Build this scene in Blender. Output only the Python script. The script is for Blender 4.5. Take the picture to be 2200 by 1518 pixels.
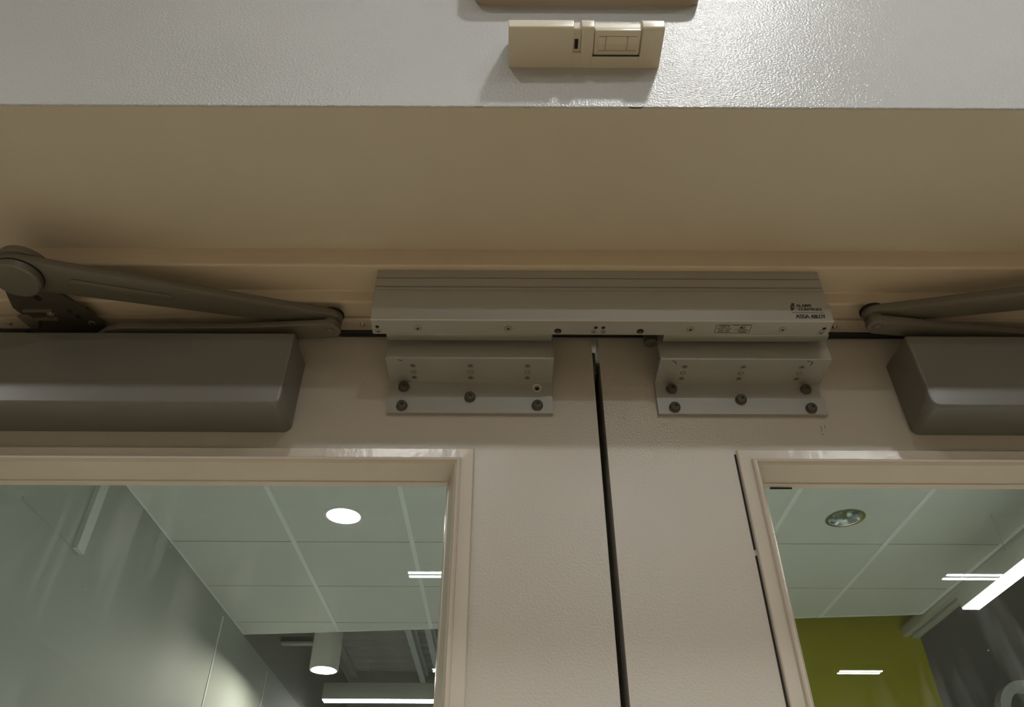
import bpy, bmesh, math, random
from mathutils import Vector, Matrix
random.seed(7)
for o in list(bpy.data.objects): bpy.data.objects.remove(o, do_unlink=True)
S = bpy.context.scene
C = S.collection

# ------------------------------------------------------------------ camera
# world: x right, y into the wall (door face at y=0), z up (floor at 0)
CZ = 1.55                       # camera height
CY = -0.70                      # camera stands 0.70 m in front of the doors
cd = bpy.data.cameras.new('camera'); cam = bpy.data.objects.new('camera', cd); C.objects.link(cam)
cd.sensor_width = 36.0; cd.lens = 36.0*1651/2200; cd.clip_start = 0.01
cd.shift_x = 5/2200
PITCH = 38.7; ROLL = 0.25
cam.rotation_euler = (Matrix.Rotation(math.radians(90+PITCH), 3, 'X') @ Matrix.Rotation(math.radians(ROLL), 3, 'Z')).to_euler()
cam.location = (0, CY, CZ)
S.camera = cam
# ------------------------------------------------------------------ world, exposure
w = bpy.data.worlds.new('world'); S.world = w; w.use_nodes = True
w.node_tree.nodes['Background'].inputs[0].default_value = (0.05, 0.05, 0.05, 1)
w.node_tree.nodes['Background'].inputs[1].default_value = 0.2
S.view_settings.view_transform = 'Standard'; S.view_settings.look = 'None'
S.view_settings.gamma = 1.0; S.view_settings.use_curve_mapping = False
S.view_settings.exposure = -0.13
# lamp radiances (the lamps themselves are built below)
L_NEAR = 560.0      # small downlight just in front of the wall
L_MID = 500.0       # row of downlights above the viewer, extra fill lamps added in it
L_FAR = 500.0       # downlight behind the viewer
L_BAR = 60.0        # short light bars farther back
L_DOWN = 40.0       # lit downlight behind the doors
L_CONE = 1500.0      # deep lamps in the recessed downlights added out of view
L_CAN = 610.0      # deep lamps in the added near side fill cans
L_CYL = 520.0
L_PEND = 16.0

def W(X, Y, Z):     # camera-relative metres -> world
    return Vector((X, Y + CY, Z + CZ))
def wy(Y): return Y + CY
def wz(Z): return Z + CZ

# ------------------------------------------------------------------ materials
MATS = {}
def mat(name, col, rough=0.5, metal=0.0, bump=0.0, bscale=200.0, spec=0.5, emit=None, var=0.0, vscale=8.0, coat=0.0, stretch=None):
    if name in MATS: return MATS[name]
    m = bpy.data.materials.new(name); m.use_nodes = True; nt = m.node_tree
    b = nt.nodes['Principled BSDF']
    b.inputs['Base Color'].default_value = (*col, 1); b.inputs['Roughness'].default_value = rough
    b.inputs['Metallic'].default_value = metal; b.inputs['Specular IOR Level'].default_value = spec
    if coat: b.inputs['Coat Weight'].default_value = coat; b.inputs['Coat Roughness'].default_value = 0.12
    tc = nt.nodes.new('ShaderNodeTexCoord')
    mp = nt.nodes.new('ShaderNodeMapping'); nt.links.new(tc.outputs['Object'], mp.inputs[0])
    if stretch: mp.inputs['Scale'].default_value = stretch
    if var:
        n = nt.nodes.new('ShaderNodeTexNoise'); n.inputs['Scale'].default_value = vscale; n.inputs['Detail'].default_value = 4
        nt.links.new(mp.outputs[0], n.inputs['Vector'])
        r = nt.nodes.new('ShaderNodeValToRGB')
        r.color_ramp.elements[0].position = 0.3; r.color_ramp.elements[1].position = 0.7
        r.color_ramp.elements[0].color = (*[c*(1-var) for c in col], 1); r.color_ramp.elements[1].color = (*[min(1, c*(1+var)) for c in col], 1)
        nt.links.new(n.outputs['Fac'], r.inputs[0]); nt.links.new(r.outputs[0], b.inputs['Base Color'])
    if bump:
        n = nt.nodes.new('ShaderNodeTexNoise'); n.inputs['Scale'].default_value = bscale; n.inputs['Detail'].default_value = 2
        nt.links.new(mp.outputs[0], n.inputs['Vector'])
        bp = nt.nodes.new('ShaderNodeBump'); bp.inputs['Strength'].default_value = bump; bp.inputs['Distance'].default_value = 0.001
        nt.links.new(n.outputs['Fac'], bp.inputs['Height']); nt.links.new(bp.outputs[0], b.inputs['Normal'])
    if emit:
        b.inputs['Emission Color'].default_value = (*emit[0], 1); b.inputs['Emission Strength'].default_value = emit[1]
    MATS[name] = m; return m

M = {}
M['wall']   = mat('wall_paint', (0.425, 0.43, 0.425), 0.31, bump=0.9, bscale=400, var=0.02)
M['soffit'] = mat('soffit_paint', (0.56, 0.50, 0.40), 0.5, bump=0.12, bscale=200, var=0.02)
M['frame']  = mat('frame_paint', (0.59, 0.505, 0.385), 0.38, bump=0.10, bscale=160, var=0.03)
M['door']   = mat('door_paint', (0.545, 0.51, 0.455), 0.27, bump=0.32, bscale=420, var=0.02)
M['bead']   = mat('bead_paint', (0.58, 0.52, 0.44), 0.24, bump=0.35, bscale=110, var=0.03)
M['alu']    = mat('anodised_aluminium', (0.43, 0.42, 0.395), 0.42, metal=0.55, bump=0.05, bscale=260, var=0.03, vscale=60, stretch=(0.06, 1, 1))
M['alu2']   = mat('bracket_aluminium', (0.40, 0.395, 0.37), 0.45, metal=0.5, bump=0.05, bscale=260, var=0.03, vscale=60, stretch=(0.06, 1, 1))
M['steel']  = mat('plated_steel', (0.36, 0.37, 0.31), 0.35, metal=0.7, var=0.12, vscale=30, stretch=(0.1, 1, 1))
M['screw']  = mat('screw_steel', (0.42, 0.39, 0.32), 0.35, metal=0.8)
M['bright'] = mat('bright_screw', (0.70, 0.67, 0.60), 0.3, metal=0.4)
M['bolt']   = mat('dark_bolt', (0.085, 0.075, 0.06), 0.5, metal=0.3)
M['black']  = mat('black_rubber', (0.006, 0.006, 0.008), 0.6)
M['hole']   = mat('dark_hole', (0.01, 0.008, 0.007), 0.8)
M['closer'] = mat('closer_grey', (0.145, 0.14, 0.123), 0.30, bump=0.06, bscale=300)
M['arm']    = mat('arm_grey', (0.155, 0.14, 0.11), 0.40, metal=0.2, bump=0.05, bscale=200)
M['plate']  = mat('arm_plate', (0.075, 0.068, 0.052), 0.42, metal=0.3)
M['pir']    = mat('sensor_plastic', (0.62, 0.57, 0.465), 0.36)
M['lens']   = mat('lens_plastic', (0.64, 0.59, 0.48), 0.28)
M['sign']   = mat('sign_plastic', (0.40, 0.33, 0.26), 0.45)
M['seal']   = mat('seal_aluminium', (0.47, 0.41, 0.33), 0.4, metal=0.3)
M['ink']    = mat('black_ink', (0.015, 0.013, 0.012), 0.6)
M['label']  = mat('label_paper', (0.36, 0.345, 0.31), 0.5)
M['floor']  = mat('floor_carpet', (0.66, 0.53, 0.36), 0.9, var=0.1)
M['bfloor'] = mat('back_floor', (0.62, 0.63, 0.57), 0.8, var=0.05)
M['roomw']  = mat('room_wall', (0.70, 0.65, 0.56), 0.7)
M['ceil']   = mat('ceiling_tile_front', (0.75, 0.74, 0.70), 0.9)
M['tile']   = mat('ceiling_tile', (0.66, 0.69, 0.66), 0.9, bump=0.15, bscale=300, var=0.015)
M['grid']   = mat('ceiling_grid', (0.84, 0.88, 0.90), 0.5)
M['gap']    = mat('grid_reveal', (0.12, 0.12, 0.115), 0.8)
M['bwall']  = mat('back_wall_grey', (0.385, 0.415, 0.39), 0.6, bump=0.03, bscale=150)
M['dwall']  = mat('back_wall_dark', (0.27, 0.275, 0.262), 0.7)
M['green']  = mat('green_paint', (0.42, 0.40, 0.02), 0.55, var=0.03, vscale=3)
M['deck']   = mat('roof_deck', (0.52, 0.53, 0.51), 0.6, var=0.1, vscale=4)
M['white']  = mat('white_enamel', (0.68, 0.69, 0.66), 0.4)
M['cone']   = mat('aluminium_cone', (0.62, 0.68, 0.68), 0.18, metal=1.0)
M['fixt']   = mat('fixture_grey', (0.52, 0.53, 0.49), 0.45)
M['caulk']  = mat('caulk', (0.62, 0.55, 0.45), 0.5)
def emit(name, col, s): return mat(name, (0.8, 0.8, 0.8), 0.5, emit=(col, s))

def glass_mat():
    m = bpy.data.materials.new('door_glass'); m.use_nodes = True; nt = m.node_tree
    for n in list(nt.nodes): nt.nodes.remove(n)
    out = nt.nodes.new('ShaderNodeOutputMaterial'); mx = nt.nodes.new('ShaderNodeMixShader')
    tr = nt.nodes.new('ShaderNodeBsdfTransparent'); tr.inputs[0].default_value = (0.94, 0.965, 0.95, 1)
    gl = nt.nodes.new('ShaderNodeBsdfGlossy'); gl.inputs['Roughness'].default_value = 0.004; gl.inputs[0].default_value = (1, 1, 1, 1)
    ge = nt.nodes.new('ShaderNodeNewGeometry'); dt = nt.nodes.new('ShaderNodeVectorMath'); dt.operation = 'DOT_PRODUCT'
    nt.links.new(ge.outputs['Incoming'], dt.inputs[0]); nt.links.new(ge.outputs['Normal'], dt.inputs[1])
    def mth(op, a, bb):     # reflectance of one glass surface: 0.04 + 0.96 (1-cos)^5
        n = nt.nodes.new('ShaderNodeMath'); n.operation = op
        for k, v in enumerate((a, bb)):
            if v is None: continue
            if isinstance(v, (int, float)): n.inputs[k].default_value = v
            else: nt.links.new(v, n.inputs[k])
        return n.outputs[0]
    cosv = mth('ABSOLUTE', dt.outputs['Value'], None)
    fres = mth('ADD', mth('MULTIPLY', mth('POWER', mth('SUBTRACT', 1.0, cosv), 5.0), 0.96), 0.04)
    nt.links.new(fres, mx.inputs[0]); nt.links.new(tr.outputs[0], mx.inputs[1]); nt.links.new(gl.outputs[0], mx.inputs[2])
    # faint smudge and reflection streaks painted into the pane, plus specks
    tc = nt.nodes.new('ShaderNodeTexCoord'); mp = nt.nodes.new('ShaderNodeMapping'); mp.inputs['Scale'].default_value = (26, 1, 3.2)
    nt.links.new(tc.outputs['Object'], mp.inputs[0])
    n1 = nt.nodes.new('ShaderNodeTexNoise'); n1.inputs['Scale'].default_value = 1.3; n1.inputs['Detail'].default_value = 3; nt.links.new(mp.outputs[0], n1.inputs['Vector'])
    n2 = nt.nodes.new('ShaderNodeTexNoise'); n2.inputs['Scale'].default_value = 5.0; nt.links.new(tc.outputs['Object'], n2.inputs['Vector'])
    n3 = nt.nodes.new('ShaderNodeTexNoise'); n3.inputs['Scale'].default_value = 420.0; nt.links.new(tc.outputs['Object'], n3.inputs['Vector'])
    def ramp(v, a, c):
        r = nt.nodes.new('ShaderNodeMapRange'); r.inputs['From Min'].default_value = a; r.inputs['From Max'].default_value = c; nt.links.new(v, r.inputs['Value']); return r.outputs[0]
    streak = mth('MULTIPLY', mth('MULTIPLY', ramp(n1.outputs['Fac'], 0.52, 0.72), ramp(n2.outputs['Fac'], 0.45, 0.60)), 0.075)
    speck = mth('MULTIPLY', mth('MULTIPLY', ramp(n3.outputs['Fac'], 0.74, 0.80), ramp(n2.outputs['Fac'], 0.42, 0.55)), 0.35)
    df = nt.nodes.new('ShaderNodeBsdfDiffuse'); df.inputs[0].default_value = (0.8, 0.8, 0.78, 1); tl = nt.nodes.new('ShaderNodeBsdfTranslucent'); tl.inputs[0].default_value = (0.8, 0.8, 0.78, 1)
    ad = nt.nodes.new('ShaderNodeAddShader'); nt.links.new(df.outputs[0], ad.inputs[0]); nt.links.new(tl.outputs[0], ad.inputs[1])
    m2 = nt.nodes.new('ShaderNodeMixShader'); nt.links.new(mth('ADD', streak, speck), m2.inputs[0]); nt.links.new(mx.outputs[0], m2.inputs[1]); nt.links.new(ad.outputs[0], m2.inputs[2])
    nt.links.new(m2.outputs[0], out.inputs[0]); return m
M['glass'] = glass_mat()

# ------------------------------------------------------------------ mesh helpers
def fillet(pts, rad, seg=4):
    """pts: list of 2D points, rad: number or dict index->radius"""
    n = len(pts); out = []
    for i in range(n):
        r = rad.get(i, 0) if isinstance(rad, dict) else rad
        p = Vector(pts[i]); a = Vector(pts[i-1]); b = Vector(pts[(i+1) % n])
        if r <= 0: out.append(tuple(p)); continue
        u = (a-p).normalized(); v = (b-p).normalized()
        ang = u.angle(v)
        if ang > math.pi-0.02: out.append(tuple(p)); continue
        d = r/math.tan(ang/2); d = min(d, (a-p).length*0.48, (b-p).length*0.48); r2 = d*math.tan(ang/2)
        c = p + (u+v).normalized()*(r2/math.sin(ang/2))
        s = p+u*d-c; e = p+v*d-c
        a0 = math.atan2(s.y, s.x); a1 = math.atan2(e.y, e.x); da = (a1-a0+math.pi) % (2*math.pi)-math.pi
        for k in range(seg+1):
            t = a0+da*k/seg; out.append((c.x+r2*math.cos(t), c.y+r2*math.sin(t)))
    return out

class MB:
    def __init__(s): s.bm = bmesh.new()
    def box(s, x0, x1, y0, y1, z0, z1, bev=0, seg=2):
        b = bmesh.new(); bmesh.ops.create_cube(b, size=1)
        for v in b.verts: v.co = Vector(((x0+x1)/2+v.co.x*(x1-x0), (y0+y1)/2+v.co.y*(y1-y0), (z0+z1)/2+v.co.z*(z1-z0)))
        if bev: bmesh.ops.bevel(b, geom=b.edges[:], offset=bev, segments=seg, profile=0.5, affect='EDGES')
        return s.merge(b)
    def merge(s, b):
        me = bpy.data.meshes.new('t'); b.to_mesh(me); b.free(); s.bm.from_mesh(me); bpy.data.meshes.remove(me); return s
    def prism(s, pts, axis, a0, a1, bev=0):
        """2D polygon extruded along axis. axis x: pts=(y,z); y: (x,z); z: (x,y)"""
        def p3(p, a): return {'x': (a, p[0], p[1]), 'y': (p[0], a, p[1]), 'z': (p[0], p[1], a)}[axis]
        b = bmesh.new()
        v0 = [b.verts.new(p3(p, a0)) for p in pts]; v1 = [b.verts.new(p3(p, a1)) for p in pts]
        n = len(pts); f0 = b.faces.new(v0); f1 = b.faces.new(v1[::-1])
        for i in range(n): b.faces.new((v0[i], v1[i], v1[(i+1) % n], v0[(i+1) % n]))
        if bev: bmesh.ops.bevel(b, geom=list(f0.edges)+list(f1.edges), offset=bev, segments=2, profile=0.5, affect='EDGES')
        bmesh.ops.recalc_face_normals(b, faces=b.faces[:])
        return s.merge(b)
    def lathe(s, prof, c=(0, 0, 0), axis='z', seg=24, cap=True):
        """prof: (r,h) list revolved about axis through c"""
        b = bmesh.new(); rings = []
        for r, h in prof:
            ring = []
            if r < 1e-6: ring = [b.verts.new((0, 0, h))]
            else: ring = [b.verts.new((r*math.cos(2*math.pi*k/seg), r*math.sin(2*math.pi*k/seg), h)) for k in range(seg)]
            rings.append(ring)
        for A, B in zip(rings, rings[1:]):
            for k in range(seg):
                q = (k+1) % seg
                if len(A) == 1 and len(B) == 1: continue
                if len(A) == 1: b.faces.new((A[0], B[k], B[q]))
                elif len(B) == 1: b.faces.new((A[k], A[q], B[0]))
                else: b.faces.new((A[k], A[q], B[q], B[k]))
        for R in (rings[0], rings[-1]):
            if cap and len(R) > 1: b.faces.new(R)
        bmesh.ops.recalc_face_normals(b, faces=b.faces[:])
        if axis == 'y': rot = Matrix.Rotation(math.radians(90), 4, 'X')     # h -> -y
        elif axis == 'x': rot = Matrix.Rotation(math.radians(90), 4, 'Y')
        elif axis == '-z': rot = Matrix.Rotation(math.radians(180), 4, 'X')
        else: rot = Matrix.Identity(4)
        bmesh.ops.transform(b, matrix=Matrix.Translation(c) @ rot, verts=b.verts[:])
        return s.merge(b)
    def build(s, name, material, parent=None, sharp=35, shift=None):
        me = bpy.data.meshes.new(name); s.bm.to_mesh(me); s.bm.free()
        for p in me.polygons: p.use_smooth = True
        me.set_sharp_from_angle(angle=math.radians(sharp))
        me.materials.append(material)
        o = bpy.data.objects.new(name, me); C.objects.link(o)
        if parent is not None: attach(o, parent)
        return o
def attach(o, parent):
    o.parent = parent
    o.matrix_parent_inverse = world_of(parent).inverted()
def world_of(o):
    m = o.matrix_basis.copy()
    if o.parent is not None: m = world_of(o.parent) @ o.matrix_parent_inverse @ m
    return m
def tag(o, label, cat, group=None, kind=None):
    o['label'] = label; o['category'] = cat
    if group: o['group'] = group
    if kind: o['kind'] = kind
    return o
def thing(name, loc, label, cat, group=None, kind=None):
    o = bpy.data.objects.new(name, None); C.objects.link(o); o.location = loc; o.empty_display_size = 0.02
    return tag(o, label, cat, group, kind)
def inst(src, loc, parent):
    o = src.copy(); C.objects.link(o); o.parent = None; o.matrix_parent_inverse = Matrix.Identity(4); o.location = loc
    attach(o, parent); return o
def text(name, s, width, height, matrix, material, parent, bold=0.0):
    cu = bpy.data.curves.new(name, 'FONT'); cu.body = s; cu.size = 1; cu.offset = 0.0; cu.extrude = 0.0
    t = bpy.data.objects.new(name, cu); C.objects.link(t); bpy.context.view_layer.update()
    me = bpy.data.meshes.new_from_object(t.evaluated_get(bpy.context.evaluated_depsgraph_get()))
    bpy.data.objects.remove(t); bpy.data.curves.remove(cu)
    xs = [v.co.x for v in me.vertices]; ys = [v.co.y for v in me.vertices]
    for v in me.vertices:
        v.co = Vector(((v.co.x-min(xs))/(max(xs)-min(xs))*width, (v.co.y-min(ys))/(max(ys)-min(ys))*height, 0))
    if bold:      # heavier strokes: the same glyphs laid side by side
        bm = bmesh.new()
        for dx in (-bold, 0, bold):
            n0 = len(bm.verts); bm.from_mesh(me); bm.verts.ensure_lookup_table()
            for v in bm.verts[n0:]: v.co.x += dx*height; v.co.z += 0.00001*dx/bold
        bm.to_mesh(me); bm.free()
    me.transform(matrix); me.materials.clear(); me.materials.append(material); me.name = name
    o = bpy.data.objects.new(name, me); C.objects.link(o); attach(o, parent); return o

# ================================================================== THE SETTING
YW = wy(0.42)            # face of the wall above the recess
ZS = wz(0.634)           # recess soffit
YF = wy(0.604)           # face of the door frame
HC = wz(1.74)            # ceiling
OX0, OX1 = -0.872, 1.075 # recess opening
RX0, RX1, RY0 = -3.2, 4.6, -7.0

b = MB(); b.prism(fillet([(YW, ZS), (0.055, ZS), (0.055, HC+1.0), (YW, HC+1.0)], {0: 0.0025}), 'x', RX0, RX1)
b.box(RX0, OX0, YW, 0.055, 0, ZS); b.box(OX1, RX1, YW, 0.055, 0, ZS)
wf = tag(b.build('wall_front', M['wall']), 'pale grey textured wall above and around the recessed double doors', 'wall', kind='structure')
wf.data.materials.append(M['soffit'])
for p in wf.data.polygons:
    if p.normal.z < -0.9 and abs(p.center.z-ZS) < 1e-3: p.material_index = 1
# chips along the lower edge of the wall
for x, wdt in ((0.118, 0.014), (0.160, 0.006), (-0.03, 0.008), (0.015, 0.006), (0.18, 0.005)):
    MB().prism([(x-wdt/2, ZS+0.0012), (x-wdt/4, ZS+0.0002), (x+wdt/3, ZS+0.0003), (x+wdt/2, ZS+0.0014), (x+wdt*0.1, ZS+0.0022)], 'y', YW-0.0004, YW+0.003).build('paint_chip', M['plate'] if wdt > 0.01 else M['sign'], wf)

tag(MB().box(RX0, RX1, RY0, 0.02, -0.05, 0).build('floor', M['floor']), 'tan floor on the near side of the doors', 'floor', kind='structure')
tag(MB().box(RX0, RX1, 0.02, 9.0, -0.05, 0).build('floor_back', M['bfloor']), 'grey floor of the room behind the doors', 'floor', kind='structure')
cf = tag(MB().box(RX0, RX1, RY0, YW, HC, HC+0.05).build('ceiling', M['ceil']), 'white ceiling on the near side of the doors', 'ceiling', kind='structure')
tag(MB().box(RX0-0.1, RX0, RY0, 0.055, 0, HC+1).build('wall_left', M['roomw']), 'beige wall at left on the near side of the doors', 'wall', kind='structure')
tag(MB().box(RX1, RX1+0.1, RY0, 0.055, 0, HC+1).build('wall_right', M['roomw']), 'beige wall at right on the near side of the doors', 'wall', kind='structure')
tag(MB().box(RX0, RX1, RY0-0.1, RY0, 0, HC).build('wall_rear', M['roomw']), 'beige wall behind the viewer', 'wall', kind='structure')

# ---- hollow metal door frame: face, rabbet, stop, door pocket
prof = [(YF, ZS), (YF, wz(0.608)), (wy(0.645), wz(0.608)), (wy(0.645), wz(0.591)), (wy(0.698), wz(0.591)), (wy(0.698), wz(0.598)), (0.052, wz(0.598)), (0.052, ZS)]
fr = thing('trim_1', (0.1, YF, 0), 'beige painted metal frame around the double doors', 'door frame', kind='structure')
MB().prism(fillet(prof, {1: 0.003, 2: 0.002, 3: 0.003, 4: 0.001}), 'x', OX0, OX1).build('frame_head', M['frame'], fr)
for sx, ox in ((1, OX0), (-1, OX1)):
    pj = [(ox, YF), (ox+sx*0.026, YF), (ox+sx*0.026, wy(0.645)), (ox+sx*0.043, wy(0.645)), (ox+sx*0.043, wy(0.698)), (ox+sx*0.058, wy(0.698)), (ox+sx*0.058, 0.052), (ox, 0.052)]
    pj[5] = (ox+sx*0.045, wy(0.698)); pj[6] = (ox+sx*0.045, 0.052)
    MB().prism(pj, 'z', 0, wz(0.608)).build('frame_jamb', M['frame'], fr)

# ---- door leaves with their glazing
DT = wz(0.5845)
def leaf(n, x0, x1, wx0, wx1, wz0, wz1, label, joint):
    ins = 0.0115
    b = MB()
    b.box(x0, wx0+ins, 0, 0.045, 0.008, DT); b.box(wx1-ins, x1, 0, 0.045, 0.008, DT)
    b.box(wx0+ins, wx1-ins, 0, 0.045, wz1-ins, DT); b.box(wx0+ins, wx1-ins, 0, 0.045, 0.008, wz0+ins)
    d = tag(b.build('door_%d' % n, M['door']), label, 'door', kind='structure')
    # glazing frame profile (inset, y): flat flange, raised bead, splay down to the glass
    pf = [(0, 0.001), (0, -0.0035), (0.001, -0.0045), (0.0125, -0.0048), (0.0135, -0.0085), (0.0150, -0.0098), (0.0168, -0.0095), (0.0178, -0.0078), (0.0195, -0.006), (0.0262, 0.019), (0.0275, 0.0195), (0.0292, 0.0255), (0.0292, 0.0256), (0.0118, 0.0256), (0.0118, 0.001)]
    def corner(k, i):
        wv, y = pf[i]
        return {0: (wx0+wv, y, wz0+wv), 1: (wx1-wv, y, wz0+wv), 2: (wx1-wv, y, wz1-wv), 3: (wx0+wv, y, wz1-wv)}[k]
    for k, q in ((0, 1), (1, 2), (2, 3), (3, 0)):
        bm = bmesh.new(); A = [bm.verts.new(corner(k, i)) for i in range(len(pf))]; B = [bm.verts.new(corner(q, i)) for i in range(len(pf))]
        L = len(pf)
        for i in range(L): bm.faces.new((A[i], B[i], B[(i+1) % L], A[(i+1) % L]))
        bm.faces.new(A); bm.faces.new(B[::-1]); bmesh.ops.recalc_face_normals(bm, faces=bm.faces[:])
        m = MB(); m.merge(bm); m.build('glazing_bead', M['bead'], d, 25)
    # back bead
    for (a0, a1, c0, c1) in ((wx0, wx1, wz1-0.0115, wz1), (wx0, wx1, wz0, wz0+0.03), (wx0, wx0+0.0115, wz0+0.03, wz1-0.0115), (wx1-0.0115, wx1, wz0+0.03, wz1-0.0115)):
        MB().box(a0, a1, 0.0512, 0.058, c0, c1).build('rear_bead', M['bead'], d)
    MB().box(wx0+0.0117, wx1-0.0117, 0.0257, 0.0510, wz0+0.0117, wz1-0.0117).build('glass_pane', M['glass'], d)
    # open joints along the flange
    for (jx, za, zb) in joint:
        MB().box(jx-0.0009, jx+0.0009, -0.0006, 0.0004, za, zb).build('open_joint', M['hole'], d)
    return d
WT = wz(0.429)
dl = leaf(1, -0.812, 0.0962, -0.677, -0.037, 0.95, WT, 'beige door leaf with glass panel, left of the middle gap', [])
dr = leaf(2, 0.1042, 1.015, 0.240, 0.880, 0.95, WT, 'beige door leaf with glass panel, right of the middle gap', [(0.2385, wz(0.318), WT-0.004), (0.2385, 1.0, wz(0.312))])
MB().box(0.075, 0.128, 0.0455, 0.0495, 0.05, DT-0.002).build('astragal', M['plate'], dl)
# dark crack lines on the flange head, chips
MB().box(-0.677, -0.10, -0.0005, 0.0003, WT, WT+0.0009).build('open_joint', M['hole'], dl)
MB().box(0.240, 0.62, -0.0005, 0.0003, WT, WT+0.0007).build('open_joint', M['plate'], dr)
MB().box(0.277, 0.300, 0.0245, 0.0256, WT-0.0305, WT-0.0275).build('broken_bead_gap', M['hole'], dr)
MB().box(0.0964, 0.1015, 0.012, 0.030, DT-0.045, DT-0.012, 0.001).build('flush_bolt', M['closer'], dl)
for x, z in ((0.1125, wz(0.528)), (0.105+0.02, wz(0.47))):
    MB().lathe([(0, 0.0006), (0.0016, 0.0004), (0.002, 0)], (x, 0, z), 'y', 12).build('paint_bump', M['door'], dr)

def marks(name, pts, wdt, parent, y, material):
    b = MB()
    for (xa, za), (xb, zb_) in zip(pts, pts[1:]):
        dv = Vector((xb-xa, zb_-za)).normalized()*wdt
        b.prism([(xa-dv.y, za+dv.x), (xa+dv.y, za-dv.x), (xb+dv.y, zb_-dv.x), (xb-dv.y, zb_+dv.x)], 'y', y-0.00015, y+0.0005)
    return b.build(name, material, parent)
marks('hairline_crack', [(-0.243, wz(0.812)), (-0.247, wz(0.790)), (-0.2455, wz(0.776)), (-0.252, wz(0.752)), (-0.2535, wz(0.738)), (-0.261, wz(0.718))], 0.0002, wf, YW, M['seal'])
marks('pen_mark', [(0.338, wz(0.462)), (0.3385, wz(0.458)), (0.337, wz(0.4545))], 0.00025, dr, 0, M['plate'])
marks('pen_mark', [(0.3425, wz(0.463)), (0.3422, wz(0.4585))], 0.00025, dr, 0, M['plate'])
marks('pen_mark', [(0.337, wz(0.4525)), (0.338, wz(0.450))], 0.0003, dr, 0, M['plate'])
marks('pen_mark', [(0.1655, wz(0.4622)), (0.1722, wz(0.4618))], 0.0002, dr, 0, M['plate'])
marks('scuff', [(-0.214, wz(0.481)), (-0.2115, wz(0.478)), (-0.209, wz(0.4795)), (-0.206, wz(0.4775)), (-0.2075, wz(0.4755))], 0.00018, dl, 0, M['seal'])
# ---- seal strip on the stop (metal carrier + black rubber)
SZ = wz(0.5862)
se = thing('door_seal', (0.1, wy(0.68), SZ), 'long metal weather strip with black rubber edge above both doors', 'weather strip')
pr = [(wy(0.6695), wz(0.591)-0.0002), (wy(0.6695), SZ+0.001), (wy(0.671), SZ), (wy(0.689), SZ), (wy(0.689), wz(0.591)-0.0002)]
MB().prism(pr, 'x', OX0+0.05, OX1-0.05).build('carrier', M['seal'], se)
MB().prism(fillet([(wy(0.6892), wz(0.5905)), (wy(0.6892), wz(0.5838)), (wy(0.6993), wz(0.5838)), (wy(0.6993), wz(0.5905))], {1: 0.002, 2: 0.002}), 'x', OX0+0.05, OX1-0.05).build('rubber_edge', M['black'], se)
sc = None
for x in (-0.584, -0.377, -0.172, 0.379, 0.56):
    p = (x, wy(0.6795), SZ)
    if sc is None:
        b = MB(); b.lathe([(0.0032, -0.0005), (0.0032, 0.0006), (0.0022, 0.0016), (0, 0.0019)], (0, 0, 0), '-z', 16)
        sc = b.build('screw', M['screw'], None); sc.location = p; bpy.context.view_layer.update(); attach(sc, se)
    else: inst(sc, p, se)

# ================================================================== MAGNETIC LOCK
MX0, MX1, MY0, MY1, MZ0, MZ1 = -0.1475, 0.3425, wy(0.6105), wy(0.6335), wz(0.534), wz(0.6075)
ml = thing('magnetic_lock', ((MX0+MX1)/2, MY0, MZ0), 'long silver double magnetic lock under the frame over the door gap', 'magnetic lock')
g = 0.0006
def groove(z): return [(MY0, z+g), (MY0+0.0012, z+g), (MY0+0.0012, z-g), (MY0, z-g)]
pf = [(MY1, MZ1), (MY0, MZ1)] + groove(wz(0.5955)) + groove(wz(0.5828)) + [(MY0+0.0008, wz(0.5822)), (MY0+0.0008, wz(0.578))] + [(MY0+0.0014, wz(0.5778)), (MY0+0.0014, wz(0.577)), (MY0, wz(0.5768))] + [(MY0, MZ0+0.001), (MY0+0.001, MZ0), (MY1, MZ0)]
MB().prism(pf, 'x', MX0, MX1, 0.0006).build('housing', M['alu'], ml, 20)
def bolt_flat(r, name, recess=True):
    b = MB(); b.lathe([(r*1.18, -0.0003), (r*1.18, 0.0002), (r*1.0, 0.00025), (r*0.97, 0.0006), (r*0.45, 0.0008), (r*0.42, 0.0003), (0, 0.0002)], (0, 0, 0), '-z', 20)
    return b.build(name, M['screw'])
def put(src, first, loc, parent):
    if first: src.location = loc; attach(src, parent); return src
    return inst(src, loc, parent)
bx = lambda u: (u-1093)*0.000496
s1 = bolt_flat(0.0034, 'cover_screw'); f = True
for u in (895, 1090, 1482, 1680):
    o = put(s1, f, (bx(u), wy(0.6235), MZ0), ml); f = False
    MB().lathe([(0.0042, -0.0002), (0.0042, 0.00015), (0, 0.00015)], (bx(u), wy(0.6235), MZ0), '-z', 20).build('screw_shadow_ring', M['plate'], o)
    MB().lathe([(0.0011, 0), (0.0011, 0.0007), (0, 0.0007)], (bx(u), wy(0.6235), MZ0), '-z', 6).build('socket', M['hole'], o)
s2 = bolt_flat(0.0026, 'end_screw'); f = True
for u in (808, 1275, 1295, 1766):
    o = put(s2, f, (bx(u), wy(0.6285), MZ0), ml); f = False
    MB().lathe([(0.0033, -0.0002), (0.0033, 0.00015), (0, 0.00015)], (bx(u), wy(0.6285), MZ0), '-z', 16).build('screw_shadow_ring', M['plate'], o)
    MB().box(bx(u)-0.0014, bx(u)+0.0014, wy(0.6285)-0.0003, wy(0.6285)+0.0003, MZ0-0.0009, MZ0).build('slot', M['hole'], o)
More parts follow.
